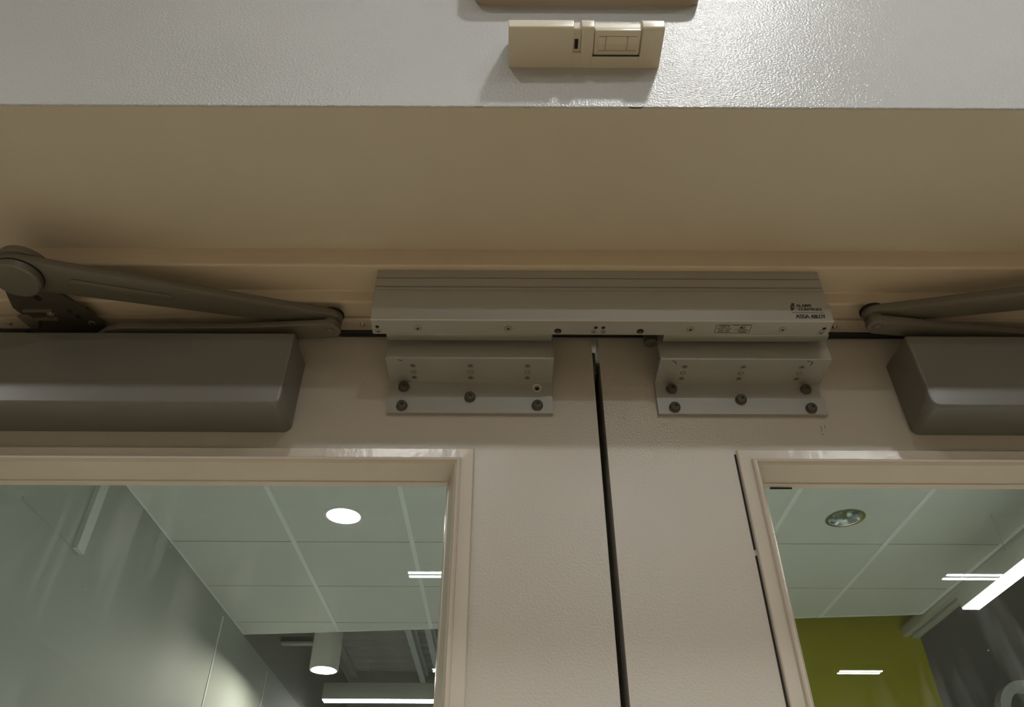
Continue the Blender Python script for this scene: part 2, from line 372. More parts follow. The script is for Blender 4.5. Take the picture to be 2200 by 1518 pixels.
for u in (808, 1278, 1294, 1769):
    MB().lathe([(0.0021, -0.0002), (0.0021, 0.0002), (0, 0.0002)], (bx(u), wy(0.6218), MZ0), '-z', 16).build('screw_hole', M['hole'], ml)
for u in (1197, 1375):
    h = MB().lathe([(0.0038, -0.0002), (0.0038, 0.0002), (0, 0.0002)], (bx(u), wy(0.6275), MZ0), '-z', 20).build('deep_screw_hole', M['hole'], ml)
    MB().lathe([(0.002, 0), (0.0018, 0.0005), (0, 0.0006)], (bx(u), wy(0.6285), MZ0), '-z', 12).build('set_screw', M['bolt'], h)
# printing on the front face
def front(x, z, tilt=0): return Matrix.Translation((x, MY0-0.00015, z)) @ Matrix.Rotation(math.radians(90), 4, 'X')
fx = lambda u: (u-1093)*0.000497
text('maker_lettering', 'ALARM', 0.0155, 0.0040, front(fx(1711), wz(0.5545)), M['ink'], ml, 0.05)
text('maker_lettering', 'CONTROLS', 0.0245, 0.0040, front(fx(1713.5), wz(0.5492)), M['ink'], ml, 0.05)
MB().box(fx(1697), fx(1767), MY0-0.0002, MY0, wz(0.5460), wz(0.5464)).build('print_line', M['plate'], ml)
text('maker_lettering', 'ASSA', 0.0143, 0.0054, front(fx(1703), wz(0.5384)), M['ink'], ml, 0.055)
text('maker_lettering', 'ABLOY', 0.0152, 0.0054, front(fx(1735.5), wz(0.5384)), M['ink'], ml, 0.055)
# emblem: a figure of stacked bars around a loop
b = MB(); ex, ez = fx(1702), wz(0.5547)
for k in range(4):
    zz = 0.0052-0.0012*k
    b.box(ex-0.0012-0.0003*k+0.001, ex+0.003-0.0002*k, MY0-0.0002, MY0, ez+zz-0.0007, ez+zz)
    b.box(ex-0.003+0.0002*k, ex+0.0012+0.0003*k-0.001, MY0-0.0002, MY0, ez-zz, ez-zz+0.0007)
for k in range(14):
    a0, a1 = 2*math.pi*k/16+0.5, 2*math.pi*(k+1)/16+0.5; r0, r1 = 0.0016, 0.0024
    b.prism([(ex+r0*math.cos(a0), ez+r0*math.sin(a0)), (ex+r1*math.cos(a0), ez+r1*math.sin(a0)), (ex+r1*math.cos(a1), ez+r1*math.sin(a1)), (ex+r0*math.cos(a1), ez+r0*math.sin(a1))], 'y', MY0-0.0003, MY0)
b.build('emblem', M['ink'], ml)
# rating label on the underside
lx0, lx1, ly0, ly1 = 0.2185, 0.2575, wy(0.6150), wy(0.6300)
lb = MB().box(lx0, lx1, ly0, ly1, MZ0-0.0002, MZ0).build('rating_label', M['label'], ml)
b = MB(); zt = (MZ0-0.00035, MZ0-0.0002); t = 0.0004; e = 0.0008
b.box(lx0+e, lx1-e, ly0+e, ly0+e+t, *zt); b.box(lx0+e, lx1-e, ly1-e-t, ly1-e, *zt); b.box(lx0+e, lx0+e+t, ly0+e, ly1-e, *zt); b.box(lx1-e-t, lx1-e, ly0+e, ly1-e, *zt)
for (x, wdt, y) in ((0.004, 0.010, 0.0018), (0.003, 0.009, 0.0032), (0.006, 0.006, 0.0045), (0.002, 0.013, 0.0062), (0.004, 0.006, 0.0082), (0.004, 0.006, 0.0097), (0.004, 0.007, 0.0112), (0.004, 0.006, 0.0128), (0.0115, 0.005, 0.0082), (0.0115, 0.005, 0.0097), (0.0115, 0.005, 0.0112), (0.0115, 0.005, 0.0128), (0.019, 0.006, 0.0016), (0.028, 0.008, 0.0016), (0.021, 0.015, 0.0088), (0.026, 0.010, 0.0102), (0.025, 0.009, 0.0116), (0.028, 0.007, 0.013)):
    b.box(lx0+x, lx0+x+wdt, ly0+y, ly0+y+0.0005, *zt)
b.box(lx0+0.0135, lx0+0.0148, ly0+0.0028, ly0+0.0042, *zt); b.box(lx0+0.0162, lx0+0.0175, ly0+0.0062, ly0+0.0074, *zt)
b.build('label_print', M['ink'], lb)
def under(x, y, mirror=1): return Matrix.Translation((x, y, MZ0-0.0004)) @ Matrix.Rotation(math.pi, 4, 'X') @ Matrix.Scale(mirror, 4, (1, 0, 0))
text('approval_mark', 'R', 0.0026, 0.0042, under(lx0+0.0285, ly0+0.0075, -1), M['ink'], lb, 0.06)
text('approval_mark', 'U', 0.0024, 0.0042, under(lx0+0.0292, ly0+0.0078), M['ink'], lb, 0.06)

# ================================================================== ARMATURE BRACKETS
def bracket(x0, x1, ax0, ax1, bolts, socket, cols, label, marks):
    r = thing('armature_bracket', ((x0+x1)/2, 0, wz(0.5145)), label, 'lock bracket', 'stepped brackets carrying the lock plates')
    th = 0.005; yd = -0.0002; zw = wz(0.5145); yf = wy(0.652)
    # stepped plate: flange on the door, web to the front, upright with a small lip line
    pts = [(yd, wz(0.4735)), (yd, zw+th), (yf+th, zw+th), (yf+th, wz(0.556)), (yf, wz(0.556)), (yf, zw+0.0032), (yf-0.0008, zw+0.0026), (yf-0.0008, zw), (yd-th, zw), (yd-th, wz(0.4735))]
    MB().prism(pts, 'x', x0, x1, 0.0005).build('stepped_plate', M['alu2'], r, 20)
    # lock plate, in contact with the magnet
    MB().box(ax0, ax1, MY1+0.0002, MY1+0.0112, MZ0+0.0002, wz(0.578), 0.0006).build('armature_plate', M['steel'], r)
    for cx in (ax0+0.03, ax1-0.03):
        MB().lathe([(0.008, 0), (0.008, 0.0066)], (cx, yf-0.0001, wz(0.548)), 'y', 20).build('spacer', M['bolt'], r)
    for x, z in bolts:
        o = MB().lathe([(0.0061, 0), (0.0063, 0.0012), (0.0058, 0.0022), (0.0057, 0.0038), (0.0050, 0.0048), (0.003, 0.0053), (0, 0.0054)], (x, yd-th, z), 'y', 14).build('bolt', M['bolt'], r)
        MB().lathe([(0.0017, 0), (0.0015, 0.0003), (0, 0.0003)], (x+0.0008, yd-th-0.0052, z), 'y', 6).build('socket', M['hole'], o)
    for x, z in socket:
        o = MB().lathe([(0.0052, -0.0005), (0.0052, 0.0006), (0.0044, 0.0006), (0.0034, -0.001), (0, -0.001)], (x, yd-th, z), 'y', 24).build('empty_screw_hole', M['bright'], r)
        MB().lathe([(0.0021, 0), (0.0021, 0.0004), (0, 0.0004)], (x, yd-th-0.0001, z-0.001), 'y', 16).build('hole', M['hole'], o)
    for x in cols:
        for k, Y in enumerate((0.664, 0.675, 0.6853)):
            o = MB().lathe([(0.0027, -0.0002), (0.0027, 0.0002), (0.0022, 0.0004), (0.0018, 0.0002), (0, 0.0002)], (x, wy(Y), zw), '-z', 16).build('web_screw' if k == 1 else 'web_hole', M['screw'], r)
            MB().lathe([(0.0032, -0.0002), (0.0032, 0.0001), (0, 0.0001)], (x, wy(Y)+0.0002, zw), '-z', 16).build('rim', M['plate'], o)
            if k != 1: MB().lathe([(0.0019, 0.0002), (0.0019, 0.0003), (0, 0.0003)], (x, wy(Y)-0.0006, zw), '-z', 14).build('hole', M['plate'], o)
    for pts in marks:
        b = MB()
        for (xa, Ya), (xb, Yb) in zip(pts, pts[1:]):
            d = Vector((xb-xa, Yb-Ya)).normalized()*0.00045; n = (-d.y, d.x)
            b.prism([(xa+n[0], wy(Ya)+n[1]), (xa-n[0], wy(Ya)-n[1]), (xb-n[0], wy(Yb)-n[1]), (xb+n[0], wy(Yb)+n[1])], 'z', zw-0.0001, zw+0.001)
        b.build('scratch', M['ink'], r)
    return r
def onplate(u, v):       # point on the flange fixed to the door
    p = 759-v; fw = 1288.5-0.6252*p; up = 1032.3+0.7804*p
    return ((u-1093)*0.6948/fw, wz(0.6948*up/fw))
br1 = bracket(-0.1345, 0.0478, -0.1335, 0.0455, [onplate(*p) for p in ((866, 833), (862, 873), (1008, 854), (1153, 871))], [onplate(1152, 833)], (-0.106, -0.043, 0.0198),
        'silver stepped lock bracket left of the door gap, one empty screw hole', [[(-0.121, 0.654), (-0.118, 0.6545), (-0.1165, 0.656)]])
br2 = bracket(0.1632, 0.3486, 0.1665, 0.3445, [onplate(*p) for p in ((1441, 835), (1729, 835), (1590, 857), (1448, 874), (1741, 875))], [], (0.1915, 0.2555, 0.3195),
        'silver stepped lock bracket right of the door gap, scratched, all five bolts in', [[(0.176, 0.654), (0.1785, 0.6545), (0.180, 0.656), (0.1812, 0.6595)], [(0.322, 0.653), (0.3265, 0.6545), (0.329, 0.656), (0.3275, 0.661)]])
MB().lathe([(0.0075, 0), (0.0075, 0.02), (0.006, 0.022), (0, 0.022)], (0.156, wy(0.6555), wz(0.5405)), 'z', 20).build('guide_pin', M['bolt'], br2)

# ================================================================== DOOR CLOSERS
def cover(x0, x1, parent):
    b = bmesh.new(); bmesh.ops.create_cube(b, size=1)
    y0, y1, z0, z1 = wy(0.646), -0.0003, wz(0.4505), wz(0.546)
    for v in b.verts: v.co = Vector(((x0+x1)/2+v.co.x*(x1-x0), (y0+y1)/2+v.co.y*(y1-y0), (z0+z1)/2+v.co.z*(z1-z0)))
    ed = [e for e in b.edges if not all(abs(v.co.y-y1) < 1e-6 for v in e.verts)]
    fb = [e for e in ed if all(abs(v.co.y-y0) < 1e-6 and abs(v.co.z-z0) < 1e-6 for v in e.verts)]
    dep = [e for e in ed if abs(e.verts[0].co.y-e.verts[1].co.y) > 0.01 and e.verts[0].co.z < z0+1e-4]
    rest = [e for e in ed if e not in fb and e not in dep]
    bmesh.ops.bevel(b, geom=dep, offset=0.0085, segments=5, profile=0.5, affect='EDGES', clamp_overlap=True)
    ee = [e for e in b.edges if e.is_valid and len(e.link_faces) == 2 and e.calc_face_angle() > math.radians(60) and not all(abs(v.co.y-y1) < 1e-5 for v in e.verts)]
    bmesh.ops.bevel(b, geom=ee, offset=0.0032, segments=3, profile=0.5, affect='EDGES')
    m = MB(); m.merge(b); o = m.build('cover', M['closer'], parent, 80)
    wn = o.modifiers.new('weighted', 'WEIGHTED_NORMAL'); wn.weight = 100; wn.keep_sharp = True
    return o
def capsule(p0, p1, r0, r1, seg=10):
    a = math.atan2(p1[1]-p0[1], p1[0]-p0[0]); out = []
    for k in range(seg+1):
        t = a+math.pi/2+math.pi*k/seg; out.append((p0[0]+r0*math.cos(t), p0[1]+r0*math.sin(t)))
    for k in range(seg+1):
        t = a-math.pi/2+math.pi*k/seg; out.append((p1[0]+r1*math.cos(t), p1[1]+r1*math.sin(t)))
    return out
def hubparts(hx, hy, parent):
    b = MB(); b.lathe([(0.0225, 0), (0.0245, 0.0018), (0.0245, 0.009), (0.020, 0.009)], (hx, hy, wz(0.5585)), 'z', 40); h = b.build('hub_cap', M['arm'], parent)
    MB().lathe([(0.0252, 0), (0.0252, 0.0012)], (hx, hy, wz(0.5677)), 'z', 40).build('washer', M['hole'], h)
    MB().lathe([(0.024, 0), (0.0262, 0.0015), (0.0262, 0.007), (0.024, 0.0085)], (hx, hy, wz(0.5790)), 'z', 40).build('upper_cap', M['arm'], h)
    return h
def elbow(ex, ey, parent):
    b = MB(); b.lathe([(0.0036, 0), (0.005, 0.0006), (0.0052, 0.002)], (ex, ey, wz(0.5534)), 'z', 20); e = b.build('elbow_pin', M['arm'], parent)
    MB().lathe([(0.0088, 0), (0.0088, 0.0075)], (ex, ey, wz(0.5628)), 'z', 28).build('elbow_collar', M['arm'], e)
    MB().lathe([(0.0128, 0), (0.0128, 0.002), (0.011, 0.0035), (0, 0.0038)], (ex, ey, wz(0.5782)), 'z', 28).build('elbow_cap', M['hole'], e)
# left closer
cl = thing('door_closer', (-0.40, 0, wz(0.4505)), 'grey door closer with folded arm on left door, hub and screw plate in view', 'door closer', 'grey surface door closers')
cover(-0.60, -0.2355, cl)
E = (-0.201, wy(0.6545)); H = (-0.517, wy(0.581))
a1 = MB().prism(capsule(H, E, 0.0235, 0.0118), 'z', wz(0.5690), wz(0.5782), 0.0012).build('upper_arm', M['arm'], cl)
d = Vector((E[0]-H[0], E[1]-H[1])); q0 = Vector(H)+d*0.17; q1 = Vector(H)+d*0.46
MB().prism(capsule(q0, q1, 0.0062, 0.0052), 'z', wz(0.5674), wz(0.5692), 0.0009).build('raised_rib', M['arm'], a1)
la = [(-0.201, wy(0.6425)), (-0.30, wy(0.650)), (-0.435, wy(0.651)), (-0.452, wy(0.656)), (-0.468, wy(0.668)), (-0.485, wy(0.673)), (-0.53, wy(0.673)), (-0.53, wy(0.690)), (-0.40, wy(0.690)), (-0.30, wy(0.676)), (-0.201, wy(0.6665))]
la = [(-0.201+0.012*math.cos(math.radians(t)), wy(0.6545)+0.012*math.sin(math.radians(t))) for t in range(75, -91, -15)][::1] + la[1:-1]
MB().prism(la, 'z', wz(0.5555), wz(0.5628), 0.0008).build('lower_arm', M['arm'], cl)
MB().lathe([(0.012, 0), (0.012, 0.012), (0.009, 0.014)], (-0.515, wy(0.681), wz(0.546)), 'z', 24).build('spindle', M['arm'], cl)
elbow(*E, cl); hubparts(*H, cl)
sp = MB(); sp.prism(fillet([(-0.549, wy(0.605)), (-0.500, wy(0.605)), (-0.4725, wy(0.652)), (-0.4665, wy(0.668)), (-0.470, wy(0.6835)), (-0.556, wy(0.6835)), (-0.546, wy(0.664)), (-0.556, wy(0.640))], {2: 0.006, 3: 0.006}), 'z', wz(0.5750), wz(0.5795), 0.0005)
shoe = sp.build('shoe_plate', M['plate'], cl)
MB().prism([(-0.540, wy(0.650)), (-0.480, wy(0.650)), (-0.476, wy(0.6685)), (-0.540, wy(0.6685))], 'z', wz(0.5796), wz(0.5860)-0.0003).build('spacer_block', M['plate'], shoe)
MB().box(-0.545, -0.512, wy(0.641), wy(0.6445), wz(0.5718), wz(0.5752), 0.0005).build('guide_rib', M['arm'], shoe)
MB().box(-0.538, -0.512, wy(0.655), wy(0.659), wz(0.5718), wz(0.5752), 0.0005).build('guide_rib', M['arm'], shoe)
MB().prism([(-0.5555, wy(0.651)), (-0.542, wy(0.650)), (-0.536, wy(0.660)), (-0.540, wy(0.672)), (-0.549, wy(0.672))], 'z', wz(0.5715), wz(0.5752), 0.0006).build('catch', M['arm'], shoe)
MB().lathe([(0.0045, 0), (0.0045, 0.002), (0.0025, 0.0032), (0, 0.0033)], (-0.517, wy(0.649), wz(0.5750)), '-z', 6).build('hex_nut', M['screw'], shoe)
for x, Y, r in ((-0.520, 0.624, 0.0042), (-0.494, 0.645, 0.0028), (-0.489, 0.654, 0.0032)):
    MB().lathe([(r, 0), (r, 0.0003), (0, 0.0003)], (x, wy(Y), wz(0.5750)), '-z', 16).build('plate_hole', M['hole'], shoe)
s = MB().lathe([(0.0042, 0), (0.004, 0.001), (0, 0.0016)], (-0.4775, wy(0.6655), wz(0.5750)), '-z', 18).build('screw', M['screw'], shoe)
b = MB(); b.box(-0.4797, -0.4753, wy(0.6655)-0.0006, wy(0.6655)+0.0006, wz(0.5732), wz(0.5745)); b.box(-0.4781, -0.4769, wy(0.6655)-0.0022, wy(0.6655)+0.0022, wz(0.5732), wz(0.5745)); b.build('cross_slot', M['hole'], s)
# right closer
cr = thing('door_closer', (0.6, 0, wz(0.4505)), 'grey door closer with scissored arm on right door, cut off by the right edge', 'door closer', 'grey surface door closers')
cover(0.434, 0.80, cr)
E = (0.4065, wy(0.6435)); H = (0.735, wy(0.584))
a1 = MB().prism(capsule(E, H, 0.0115, 0.0195), 'z', wz(0.5690), wz(0.5782), 0.0012).build('upper_arm', M['arm'], cr)
MB().prism(capsule(E, (0.70, wy(0.6815)), 0.0115, 0.0105), 'z', wz(0.5555), wz(0.5628), 0.0008).build('lower_arm', M['arm'], cr)
MB().lathe([(0.012, 0), (0.012, 0.009)], (0.70, wy(0.6815), wz(0.5465)), 'z', 24).build('spindle', M['arm'], cr)
elbow(*E, cr); hubparts(*H, cr)
sp = MB(); sp.prism([(0.705, wy(0.60)), (0.765, wy(0.60)), (0.765, wy(0.6835)), (0.705, wy(0.6835))], 'z', wz(0.5750), wz(0.5795), 0.0005)
shoe2 = sp.build('shoe_plate', M['plate'], cr)
MB().box(0.712, 0.758, wy(0.65), wy(0.6685), wz(0.5796), wz(0.5860)-0.0003).build('spacer_block', M['plate'], shoe2)

# ================================================================== MOTION SENSOR
sx0, sx1 = -0.0025, 0.1475; zb = wz(0.702)
ms = thing('motion_sensor', ((sx0+sx1)/2, YW, zb), 'cream plastic exit motion sensor on the wall above the recess', 'motion sensor')
def sprof(ins, y1=YW, zb_=None):      # profile (y,z), inset by ins
    d = 0.042-ins; z0 = zb+ins
    return fillet([(y1, z0), (YW-d, z0), (YW-d-0.0005+ins*0.1, z0+0.013-ins*0.3), (YW-d*0.72, zb+0.030-ins), (YW-0.006, zb+0.046-ins), (y1, zb+0.046-ins)], {1: 0.003, 2: 0.006, 3: 0.01, 4: 0.004})
b = MB()
ux = lambda u: (u-1093)*0.000445
b.prism(sprof(0.0035), 'x', sx0+0.001, sx1-0.001)
for a, c in ((sx0, ux(1229)), (ux(1246), ux(1273)), (ux(1377), sx1)): b.prism(sprof(0), 'x', a, c, 0.0009)
# lower bands that close the recesses near the wall
def band(a, c, yb): b.prism([(YW, zb), (yb, zb), (yb, zb+0.006), (YW, zb+0.006)], 'x', a, c)
band(ux(1228), ux(1247), YW-0.0155); band(ux(1272), ux(1378), YW-0.0122)
b.build('housing', M['pir'], ms, 40)
MB().box(ux(1232.5), ux(1240), YW-0.0285, YW-0.0185, zb+0.0028, zb+0.004).build('indicator_window', M['hole'], ms)
ln = MB().box(ux(1275), ux(1375), YW-0.0385, YW-0.0128, zb+0.0012, zb+0.006, 0.0012).build('lens', M['lens'], ms)
# lens facets: dished centre field between two slanted cheeks
x0, x1 = ux(1284), ux(1368); xa, xb = ux(1300), ux(1347); ya, yb = YW-0.0325, YW-0.0178
MB().prism([(ya, zb+0.0013), ((ya+yb)/2, zb-0.0002), (yb, zb+0.0013)], 'x', xa, xb).build('lens_facet', M['lens'], ln, 10)
for p, q in ((x0, xa), (xb, x1)):
    MB().prism([(ya+0.001, zb+0.0013), ((ya+yb)/2, zb+0.0005), (yb-0.001, zb+0.0013)], 'x', p, q).build('lens_facet', M['lens'], ln, 10)
b = MB(); gt = 0.0003
for xg in (xa, xb): b.box(xg-gt, xg+gt, ya, yb, zb-0.0003, zb+0.002)
for yg in (ya, yb): b.box(x0, x1, yg-gt, yg+gt, zb+0.0008, zb+0.002)
b.build('lens_groove', M['sign'], ln)
MB().box(ux(1274), ux(1376), YW-0.0128, YW-0.0121, zb-0.0001, zb+0.003).build('lens_gap', M['plate'], ms)

# ================================================================== BOX ABOVE THE SENSOR
bx0, bx1 = -0.040, 0.207; z0 = wz(0.825)
sg = thing('wall_sign_box', (0.085, YW, z0), 'brown-edged sign box on the wall, cut off by the top edge', 'sign')
bd = MB(); bd.prism(fillet([(bx0, z0), (bx1, z0), (bx1, z0+0.19), (bx0, z0+0.19)], 0.012, 5), 'y', YW-0.026, YW, 0.002); bd.build('case', M['sign'], sg)
MB().box(bx0+0.012, bx1-0.012, YW-0.0275, YW-0.0262, z0+0.016, z0+0.176, 0.0006).build('face_panel', M['white'], sg)

# ================================================================== LAMPS ON THE NEAR SIDE
def downlight(name, loc, r, L, col, label, cat='downlight', group=None, lit=True):
    t = thing(name, loc, label, cat, group)
    x, y, z = loc
    MB().lathe([(r*1.0, 0.0), (r*1.16, 0.0), (r*1.16, 0.004), (r*1.0, 0.006)][::1], (x, y, z), '-z', 40).build('trim_ring', M['white'], t)
    if lit: MB().lathe([(r, 0.0062), (r*0.98, 0.0075), (0, 0.0078)], (x, y, z), '-z', 40).build('lamp', emit('lamp_%s_%d' % (name, int(L)), col, L), t)
    return t
WARM = (1.0, 0.90, 0.74); COOL = (0.93, 0.97, 1.0); NEUT = (0.985, 1.0, 0.985)
for X, Y, r, L, lab in ((0.46, -0.30, 0.05, L_NEAR, 'round ceiling downlight just in front of the wall'),
        (-0.42, -1.10, 0.045, L_MID, 'round ceiling downlight of the middle row, second from left'), (-2.2, -1.10, 0.045, L_MID, 'added fill downlight of the middle row, leftmost'),
        (1.36, -1.10, 0.045, L_MID, 'added fill downlight of the middle row, third from left'), (3.1, -1.10, 0.045, L_MID, 'added fill downlight of the middle row, rightmost'),
        (0.55, -2.04, 0.045, L_FAR, 'round ceiling downlight behind the viewer')):
    downlight('ceiling_downlight', tuple(W(X, Y, 1.74-0.0005)), r, L, NEUT, lab, group='near side downlights')  # extra lamps of the middle row are added as fill light
for X, Y, lab in ((-1.5, -0.75, 'added white fill can, leftmost of the front row'), (0.15, -0.75, 'added white fill can, middle of the front row'), (1.9, -0.75, 'added white fill can, rightmost of the front row'),
        (-0.05, -1.9, 'added white fill can, left one of the rear row'), (0.95, -1.9, 'added white fill can, right one of the rear row')):
    p = W(X, Y, 1.74); t = thing('fill_can', tuple(p), lab, 'downlight', 'added near side fill cans')  # unseen cans added to bounce light off the floor onto the soffit
    MB().lathe([(0.068, -0.001), (0.068, 0.14), (0.0725, 0.14), (0.075, 0.1375), (0.075, -0.001)], tuple(p), '-z', 32, False).build('can', M['white'], t)
    MB().lathe([(0.0678, 0.012), (0.0678, 0.014), (0, 0.015)], tuple(p), '-z', 32).build('reflector_plate', M['gap'], t)
    MB().lathe([(0.040, 0.0155), (0.040, 0.018), (0, 0.020)], tuple(p), '-z', 24).build('lamp', emit('fill_can_lamp', NEUT, L_CAN), t)
for X, Y, lab in ((2.575, -2.62, 'short ceiling light bar mirrored high in right door glass'), (2.575, -4.37, 'short ceiling light bar mirrored low in right door glass'), (1.09, -2.62, 'short ceiling light bar of the nearer row, in the middle'), (1.09, -4.37, 'short ceiling light bar of the farther row, in the middle'), (-0.40, -2.62, 'short ceiling light bar mirrored high in left door glass'), (-0.40, -4.37, 'short ceiling light bar mirrored low in left door glass')):
    p = W(X, Y, 1.74); t = thing('light_bar', tuple(p), lab, 'ceiling light', 'near side light bars')
    MB().box(p.x-0.17, p.x+0.17, p.y-0.04, p.y+0.04, p.z-0.03, p.z-0.0005, 0.004).build('body', M['white'], t)
    MB().box(p.x-0.155, p.x+0.155, p.y-0.0105, p.y+0.0105, p.z-0.036, p.z-0.0302, 0.002).build('diffuser', emit('bar_diffuser', COOL, L_BAR), t)

# ================================================================== ROOM BEHIND THE DOORS
BXL, BXR = -1.769, 2.57
tag(MB().box(BXL-0.1, BXL, 0.06, 9.0, 0, wz(1.735)).build('wall_back_left', M['bwall']), 'grey green side wall seen through the left door glass', 'wall', kind='structure')
tag(MB().box(BXL-0.1, BXL-0.001, wy(5.0), 9.0, wz(1.735), wz(2.75)).build('wall_back_left_upper', M['dwall']), 'dark grey upper wall beyond the ceiling edge', 'wall', kind='structure')
tag(MB().box(BXL-0.1, 1.15, wy(9.0), wy(9.1), 0, wz(2.75)).build('wall_back_far', M['bwall']), 'pale grey far wall under the metal roof deck', 'wall', kind='structure')
tag(MB().box(1.15, 2.70, wy(5.085), wy(5.2), 0, wz(2.75)).build('wall_back_green', M['green']), 'olive green wall seen through the right door glass', 'wall', kind='structure')
tag(MB().box(2.70, 7.0, wy(5.45), wy(5.55), 0, wz(2.75)).build('wall_back_grey', M['dwall']), 'dark grey wall right of the green wall', 'wall', kind='structure')
tag(MB().box(1.15, 1.25, wy(5.2), wy(9.1), 0, wz(2.75)).build('wall_back_side', M['dwall']), 'dark grey return wall behind the green wall', 'wall', kind='structure')
tag(MB().box(7.0, 7.1, 0.06, wy(5.55), 0, wz(2.75)).build('wall_back_right', M['dwall']), 'dark grey wall at far right behind the doors', 'wall', kind='structure')
tag(MB().box(RX1, 7.1, -0.1, 0.055, 0, wz(2.75)).build('wall_front_extension', M['roomw']), 'beige wall continuing right of the doors', 'wall', kind='structure')
tag(MB().box(RX1, 7.1, 0.055, 9.0, -0.05, 0).build('floor_side', M['bfloor']), 'grey floor at far right behind the doors', 'floor', kind='structure')
# suspended ceiling: tiles between bars, slanted far edge
ZC = wz(1.74)
sc_ = thing('ceiling_back', (0.4, 2.0, ZC), 'suspended tile ceiling with pale grid behind the doors', 'ceiling', kind='structure')
gx = [BXL, -1.122, -0.505, 0.112, 0.729, 1.346, 1.963, BXR]
gy = [0.758, 1.357, 1.955, 2.554, 3.153, 3.751, 4.347, 4.947, 5.6]
def far(x): return 5.165 + (4.745-5.165)*(x-BXL)/(BXR-BXL)
def clipped(x0, x1, y0, y1):
    pts = []
    f0, f1 = far(x0), far(x1)
    if y0 >= max(f0, f1): return None
    if y1 <= min(f0, f1): return [(x0, y0), (x1, y0), (x1, y1), (x0, y1)]
    pts = [(x0, y0)]
    if y0 < f1: pts += [(x1, y0), (x1, min(f1, y1))]
    if f1 < y1 < f0: pts += [((x0 + (x1-x0)*(y1-f0)/(f1-f0)), y1), (x0, y1)]
    elif f0 <= y1 and y0 < f1: pts += [(x0, f0)]
    elif y0 >= f1: pts = [(x0, y0), (x0+(x1-x0)*(y0-f0)/(f1-f0), y0)] + ([(x0, f0)] if f0 <= y1 else [(x0+(x1-x0)*(y1-f0)/(f1-f0), y1), (x0, y1)])
    return pts
holes = {k: 0.0895 for k in ((1, 4), (5, 4), (5, 0), (3, 1), (3, 0), (3, 5), (3, 3))}
for i in range(len(gx)-1):
    for j in range(len(gy)-1):
        c = clipped(gx[i]+0.009, gx[i+1]-0.009, gy[j]+0.004, gy[j+1]-0.004)
        if not c or len(c) < 3: continue
        P = [(x, wy(y)) for x, y in c]
        if (i, j) in holes:      # tile with a round cut-out
            cx, cy, r = (gx[i]+gx[i+1])/2, wy((gy[j]+gy[j+1])/2), holes[(i, j)]
            bm = bmesh.new(); N = 40
            def sq(a):
                hx, hy = (P[1][0]-P[0][0])/2, (P[2][1]-P[1][1])/2; t = 1/max(abs(math.cos(a))/hx, abs(math.sin(a))/hy); return (cx+t*math.cos(a), cy+t*math.sin(a))
            angs = sorted([2*math.pi*k/N for k in range(N)]+[math.atan2(sy*(P[2][1]-P[1][1]), s_*(P[1][0]-P[0][0])) % (2*math.pi) for sy in (1, -1) for s_ in (1, -1)])
            O = [bm.verts.new((*sq(a), ZC)) for a in angs]; I = [bm.verts.new((cx+r*math.cos(a), cy+r*math.sin(a), ZC)) for a in angs]
            O2 = [bm.verts.new((v.co.x, v.co.y, ZC+0.015)) for v in O]; I2 = [bm.verts.new((v.co.x, v.co.y, ZC+0.015)) for v in I]
            n = len(angs)
            for k in range(n):
                q = (k+1) % n
                bm.faces.new((O[k], O[q], I[q], I[k])); bm.faces.new((O2[k], I2[k], I2[q], O2[q])); bm.faces.new((O[k], O2[k], O2[q], O[q])); bm.faces.new((I[k], I[q], I2[q], I2[k]))
            bmesh.ops.recalc_face_normals(bm, faces=bm.faces[:]); m = MB(); m.merge(bm); m.build('ceiling_tile', M['tile'], sc_)
        else:
            MB().prism(P, 'z', ZC, ZC+0.015).build('ceiling_tile', M['tile'], sc_)
for i, x in enumerate(gx):
    y1 = far(x) if 0 < i < len(gx)-1 else far(x)+0.005
    b = MB(); b.box(x-0.012 if i else x+0.0005, x+0.012, 0.06, wy(y1)-0.004, ZC-0.004, ZC-0.0002); b.build('grid_bar', M['grid'], sc_)
for j, y in enumerate(gy[:-1]):
    x1 = BXR if y < far(BXR) else BXL+(BXR-BXL)*(y-5.165)/(4.745-5.165)
    MB().box(BXL+0.02, x1, wy(y)-0.0035, wy(y)+0.0035, ZC+0.004, ZC+0.012).build('grid_reveal', M['gap'], sc_)
ex = [(BXL+0.002, wy(far(BXL))), (BXR, wy(far(BXR))), (BXR, wy(far(BXR))+0.012), (BXL+0.002, wy(far(BXL))+0.012)]
MB().prism(ex, 'z', ZC-0.004, ZC+0.12).build('edge_trim', M['grid'], sc_)
MB().prism([(BXL, 0.056), (BXR+0.02, 0.056), (BXR+0.02, wy(far(BXR))-0.01), (BXL, wy(far(BXL))-0.01)], 'z', ZC+0.12, ZC+0.13).build('plenum_cover', M['gap'], sc_)
# rails along the right side of the ceiling
rl = thing('edge_rail', (2.6, 2.5, ZC), 'double metal rail along the right ceiling edge, ending at the green wall', 'rail')
for k, (dx, dz) in enumerate(((0.015, 0.0), (0.075, -0.012))):
    MB().box(2.57+dx, 2.57+dx+0.045, 0.3, wy(5.083), ZC-0.03+dz, ZC+0.03+dz, 0.003).build('rail', M['fixt'], rl)
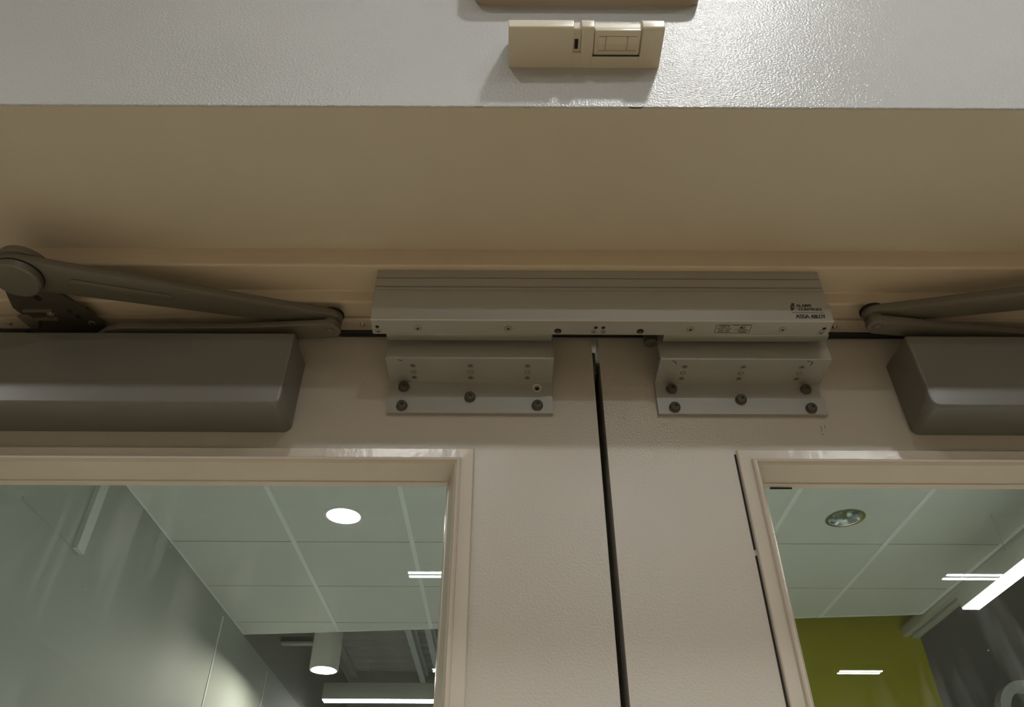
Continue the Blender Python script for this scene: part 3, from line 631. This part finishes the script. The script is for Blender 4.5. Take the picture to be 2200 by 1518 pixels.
# downlights in the tiles
M_CONE = emit('fill_cone_lamp', (0.97, 1, 0.97), L_CONE); M_DL = emit('downlight_lamp', (1, 0.98, 0.93), L_DOWN)
p = ((gx[1]+gx[2])/2, wy((gy[4]+gy[5])/2), ZC-0.0003)
t = thing('recessed_downlight', p, 'lit round recessed downlight seen through the left door glass', 'downlight', 'downlights in the tile ceiling')
MB().lathe([(0.081, -0.002), (0.096, -0.0005), (0.096, 0.003), (0.083, 0.005)], p, '-z', 48, False).build('trim_ring', M['white'], t)
MB().lathe([(0.082, 0.001), (0.080, 0.0025), (0, 0.003)], p, '-z', 48).build('lamp', M_DL, t)
def cone(p, t):
    bm = bmesh.new(); N = 48; prof_ = [(0.096, 0.0), (0.095, -0.004), (0.084, -0.004), (0.080, 0.0), (0.074, 0.04), (0.064, 0.085), (0.052, 0.098), (0.0005, 0.0985)]
    rings = [[bm.verts.new((p[0]+r*math.cos(2*math.pi*k/N), p[1]+r*math.sin(2*math.pi*k/N), p[2]+h)) for k in range(N)] for r, h in prof_]
    for A, B in zip(rings, rings[1:]):
        for k in range(N): bm.faces.new((A[k], A[(k+1) % N], B[(k+1) % N], B[k]))
    bmesh.ops.recalc_face_normals(bm, faces=bm.faces[:]); m = MB(); m.merge(bm); return m.build('reflector_cone', M['cone'], t, 60)
p = ((gx[5]+gx[6])/2, wy((gy[4]+gy[5])/2), ZC-0.0003)
cone(p, thing('recessed_downlight', p, 'unlit recessed downlight with shiny cone seen through right door glass', 'downlight', 'downlights in the tile ceiling'))
for ci, rj, lab in ((5, 0, 'added recessed fill downlight near the doors, above the right leaf'), (3, 1, 'added recessed fill downlight in the middle near the doors'), (3, 0, 'added recessed fill downlight closest to the doors in the middle'), (3, 5, 'added recessed fill downlight hidden behind the door stiles'), (3, 3, 'added recessed fill downlight in the middle of the tile ceiling')):
    q = ((gx[ci]+gx[ci+1])/2, wy((gy[rj]+gy[rj+1])/2), ZC-0.0003)  # out-of-view downlights added to brighten the tiles by floor bounce
    t = thing('recessed_downlight', q, lab, 'downlight', 'downlights in the tile ceiling'); cone(q, t)
    MB().lathe([(0.045, -0.092), (0.045, -0.090), (0, -0.088)], q, '-z', 32).build('lamp', M_CONE, t)
# open roof deck beyond the tiles
DZ = wz(2.57)
dk = tag(MB().box(BXL-0.1, 7.1, wy(0.8), wy(9.1), DZ+0.06, DZ+0.12).build('ceiling_deck', M['deck']), 'corrugated grey metal roof deck beyond the tile ceiling', 'roof deck', kind='structure')
y = 6.9; first = None
while y < 8.95:
    if first is None:
        first = MB().prism([(-0.075, 0.06), (-0.05, 0), (0.05, 0), (0.075, 0.06)], 'x', BXL, 1.15).build('deck_rib', M['deck']); first.location = (0, wy(y), DZ); attach(first, dk)
    else: inst(first, (0, wy(y), DZ), dk)
    y += 0.21
bt = thing('roof_beams', (-0.82, wy(7.6), wz(2.42)), 'pair of pale steel beams running back under the roof deck', 'roof beam')
for X in (-0.915, -0.735):
    b = MB(); b.box(X-0.028, X+0.028, wy(6.2), wy(8.95), wz(2.40), wz(2.408)); b.box(X-0.006, X+0.006, wy(6.2), wy(8.95), wz(2.408), wz(2.55)); b.box(X-0.028, X+0.028, wy(6.2), wy(8.95), wz(2.55), wz(2.558)); b.build('beam', M['grid'], bt)
rb = thing('deck_edge_angle', (BXL, wy(8), wz(2.5)), 'grey steel angle where roof deck meets the dark wall', 'steel angle')
MB().prism([(BXL, wz(2.57)), (BXL+0.09, wz(2.57)), (BXL+0.09, wz(2.55)), (BXL+0.02, wz(2.55)), (BXL+0.02, wz(2.48)), (BXL, wz(2.48))], 'y', wy(6.2), wy(8.99)).build('angle', M['fixt'], rb)
# wall slot, cylinder pendant, linear pendants
st = thing('wall_slot_diffuser', tuple(W(-1.65, 6.09, 1.98)), 'narrow dark slot grille on the dark upper wall', 'vent')
MB().box(BXL, -1.525, wy(6.08), wy(6.12), wz(1.985), wz(2.025)).build('slot', M['gap'], st); MB().box(BXL, -1.525, wy(6.07), wy(6.13), wz(1.970), wz(1.985)).build('lip', M['fixt'], st)
p = W(-1.231, 5.32, 1.55); t = thing('cylinder_pendant', tuple(p), 'grey cylinder pendant lamp glowing below the ceiling edge', 'pendant lamp')
bm = bmesh.new(); pr_ = [(0.083, 0.012), (0.085, 0.0), (0.094, 0.0), (0.096, 0.003), (0.096, 1.05)]; N = 40
rings = [[bm.verts.new((p.x+r*math.cos(2*math.pi*k/N), p.y+r*math.sin(2*math.pi*k/N), p.z+h)) for k in range(N)] for r, h in pr_]
for A, B in zip(rings, rings[1:]):
    for k in range(N): bm.faces.new((A[k], A[(k+1) % N], B[(k+1) % N], B[k]))
bm.faces.new(rings[-1]); bmesh.ops.recalc_face_normals(bm, faces=bm.faces[:]); m = MB(); m.merge(bm); m.build('cylinder', M['fixt'], t)
MB().lathe([(0.062, 0.0), (0.060, -0.004), (0, -0.006)], (p.x, p.y, p.z+0.010), 'z', 32).build('lamp', emit('cylinder_lamp', (1, 0.93, 0.76), L_CYL), t)
bm = bmesh.new(); r_ = [[bm.verts.new((p.x+r*math.cos(2*math.pi*k/N), p.y+r*math.sin(2*math.pi*k/N), p.z+0.0115)) for k in range(N)] for r in (0.062, 0.0835)]
for k in range(N): bm.faces.new((r_[0][k], r_[0][(k+1) % N], r_[1][(k+1) % N], r_[1][k]))
m = MB(); m.merge(bm); m.build('baffle', M['white'], t)
def pendant(name, x0, x1, y0, y1, z0, z1, label, axis):
    t = thing(name, ((x0+x1)/2, (y0+y1)/2, z0), label, 'pendant lamp', 'linear pendants behind the doors')
    MB().box(x0, x1, y0, y1, z0+0.006, z1, 0.003).build('body', M['fixt'], t)
    MB().box(x0+0.004, x1-0.004, y0+0.004, y1-0.004, z0-0.002, z0+0.0058, 0.002).build('diffuser', emit('pendant_diffuser', (1, 0.985, 0.94), L_PEND), t)
    for k in (0.15, 0.85):
        cx = x0+(x1-x0)*k if axis == 'x' else (x0+x1)/2; cy = (y0+y1)/2 if axis == 'x' else y0+(y1-y0)*k
        MB().lathe([(0.002, 0), (0.002, DZ+0.06-z1)], (cx, cy, z1), 'z', 8).build('hanger', M['fixt'], t)
pendant('linear_pendant', -1.60, 0.9, wy(7.0), wy(7.1), wz(1.80), wz(1.94), 'long linear pendant across the view in left door glass', 'x')
pendant('linear_pendant', 2.305, 2.398, wy(0.9), wy(3.86), wz(1.437), wz(1.528), 'bright linear pendant receding at the right in right door glass', 'y')
# panel joints and corner strip on the left wall
def onleft(u, v):
    p = 759-v; fw = 1288.5-0.6252*p; up = 1032.3+0.7804*p; k = BXL/(u-1093); return fw*k, up*k
ws = thing('wall_strip', (BXL, wy(2.5), wz(1.0)), 'pale vertical corner strip on the grey green side wall', 'wall strip')
Y0, Z0 = onleft(163, 1188); Y1, Z1 = onleft(203, 1062)
MB().box(BXL, BXL+0.02, wy(Y0)-0.035, wy(Y0)+0.03, wz(Z0), wz(1.70)).build('strip', M['tile'], ws)
MB().box(BXL, BXL+0.004, wy(Y0)-0.45, wy(Y0)-0.035, wz(Z0), wz(Z0)+0.01).build('lower_edge', M['bwall'], ws)
for (u, v, vb) in ((480, 1325, 1446), (575, 1440, 1500)):
    Y0, Z0 = onleft(u, v)
    j = thing('wall_joint', (BXL, wy(Y0), wz(Z0)), 'thin vertical panel joint on the side wall, %s' % ('nearer one' if u < 500 else 'farther one'), 'wall joint')
    MB().box(BXL, BXL+0.004, wy(Y0)-0.006, wy(Y0)+0.006, 0.2, wz(min(Z0, 1.70))).build('joint_cover', M['grid'], j)
# white ring on the grey wall
cx, cz = 3.232, wz(1.238)
t = thing('ring_sign', (cx, wy(5.4), cz), 'white chunky ring-shaped wall fitting at the lower right corner', 'wall fitting')
b = MB(); R0, R1 = 0.135, 0.195
for k in range(30):
    a0, a1 = math.radians(20+k*320/30), math.radians(20+(k+1)*320/30)
    b.prism([(cx+R0*math.cos(a0), cz+R0*math.sin(a0)), (cx+R1*math.cos(a0), cz+R1*math.sin(a0)), (cx+R1*math.cos(a1), cz+R1*math.sin(a1)), (cx+R0*math.cos(a1), cz+R0*math.sin(a1))], 'y', wy(5.05), wy(5.13))
bmesh.ops.remove_doubles(b.bm, verts=b.bm.verts[:], dist=1e-5); b.build('ring', M['white'], t)
MB().box(cx-R1, cx-R0, wy(5.128), wy(5.449), cz-0.03, cz+0.03).build('wall_arm', M['white'], t)
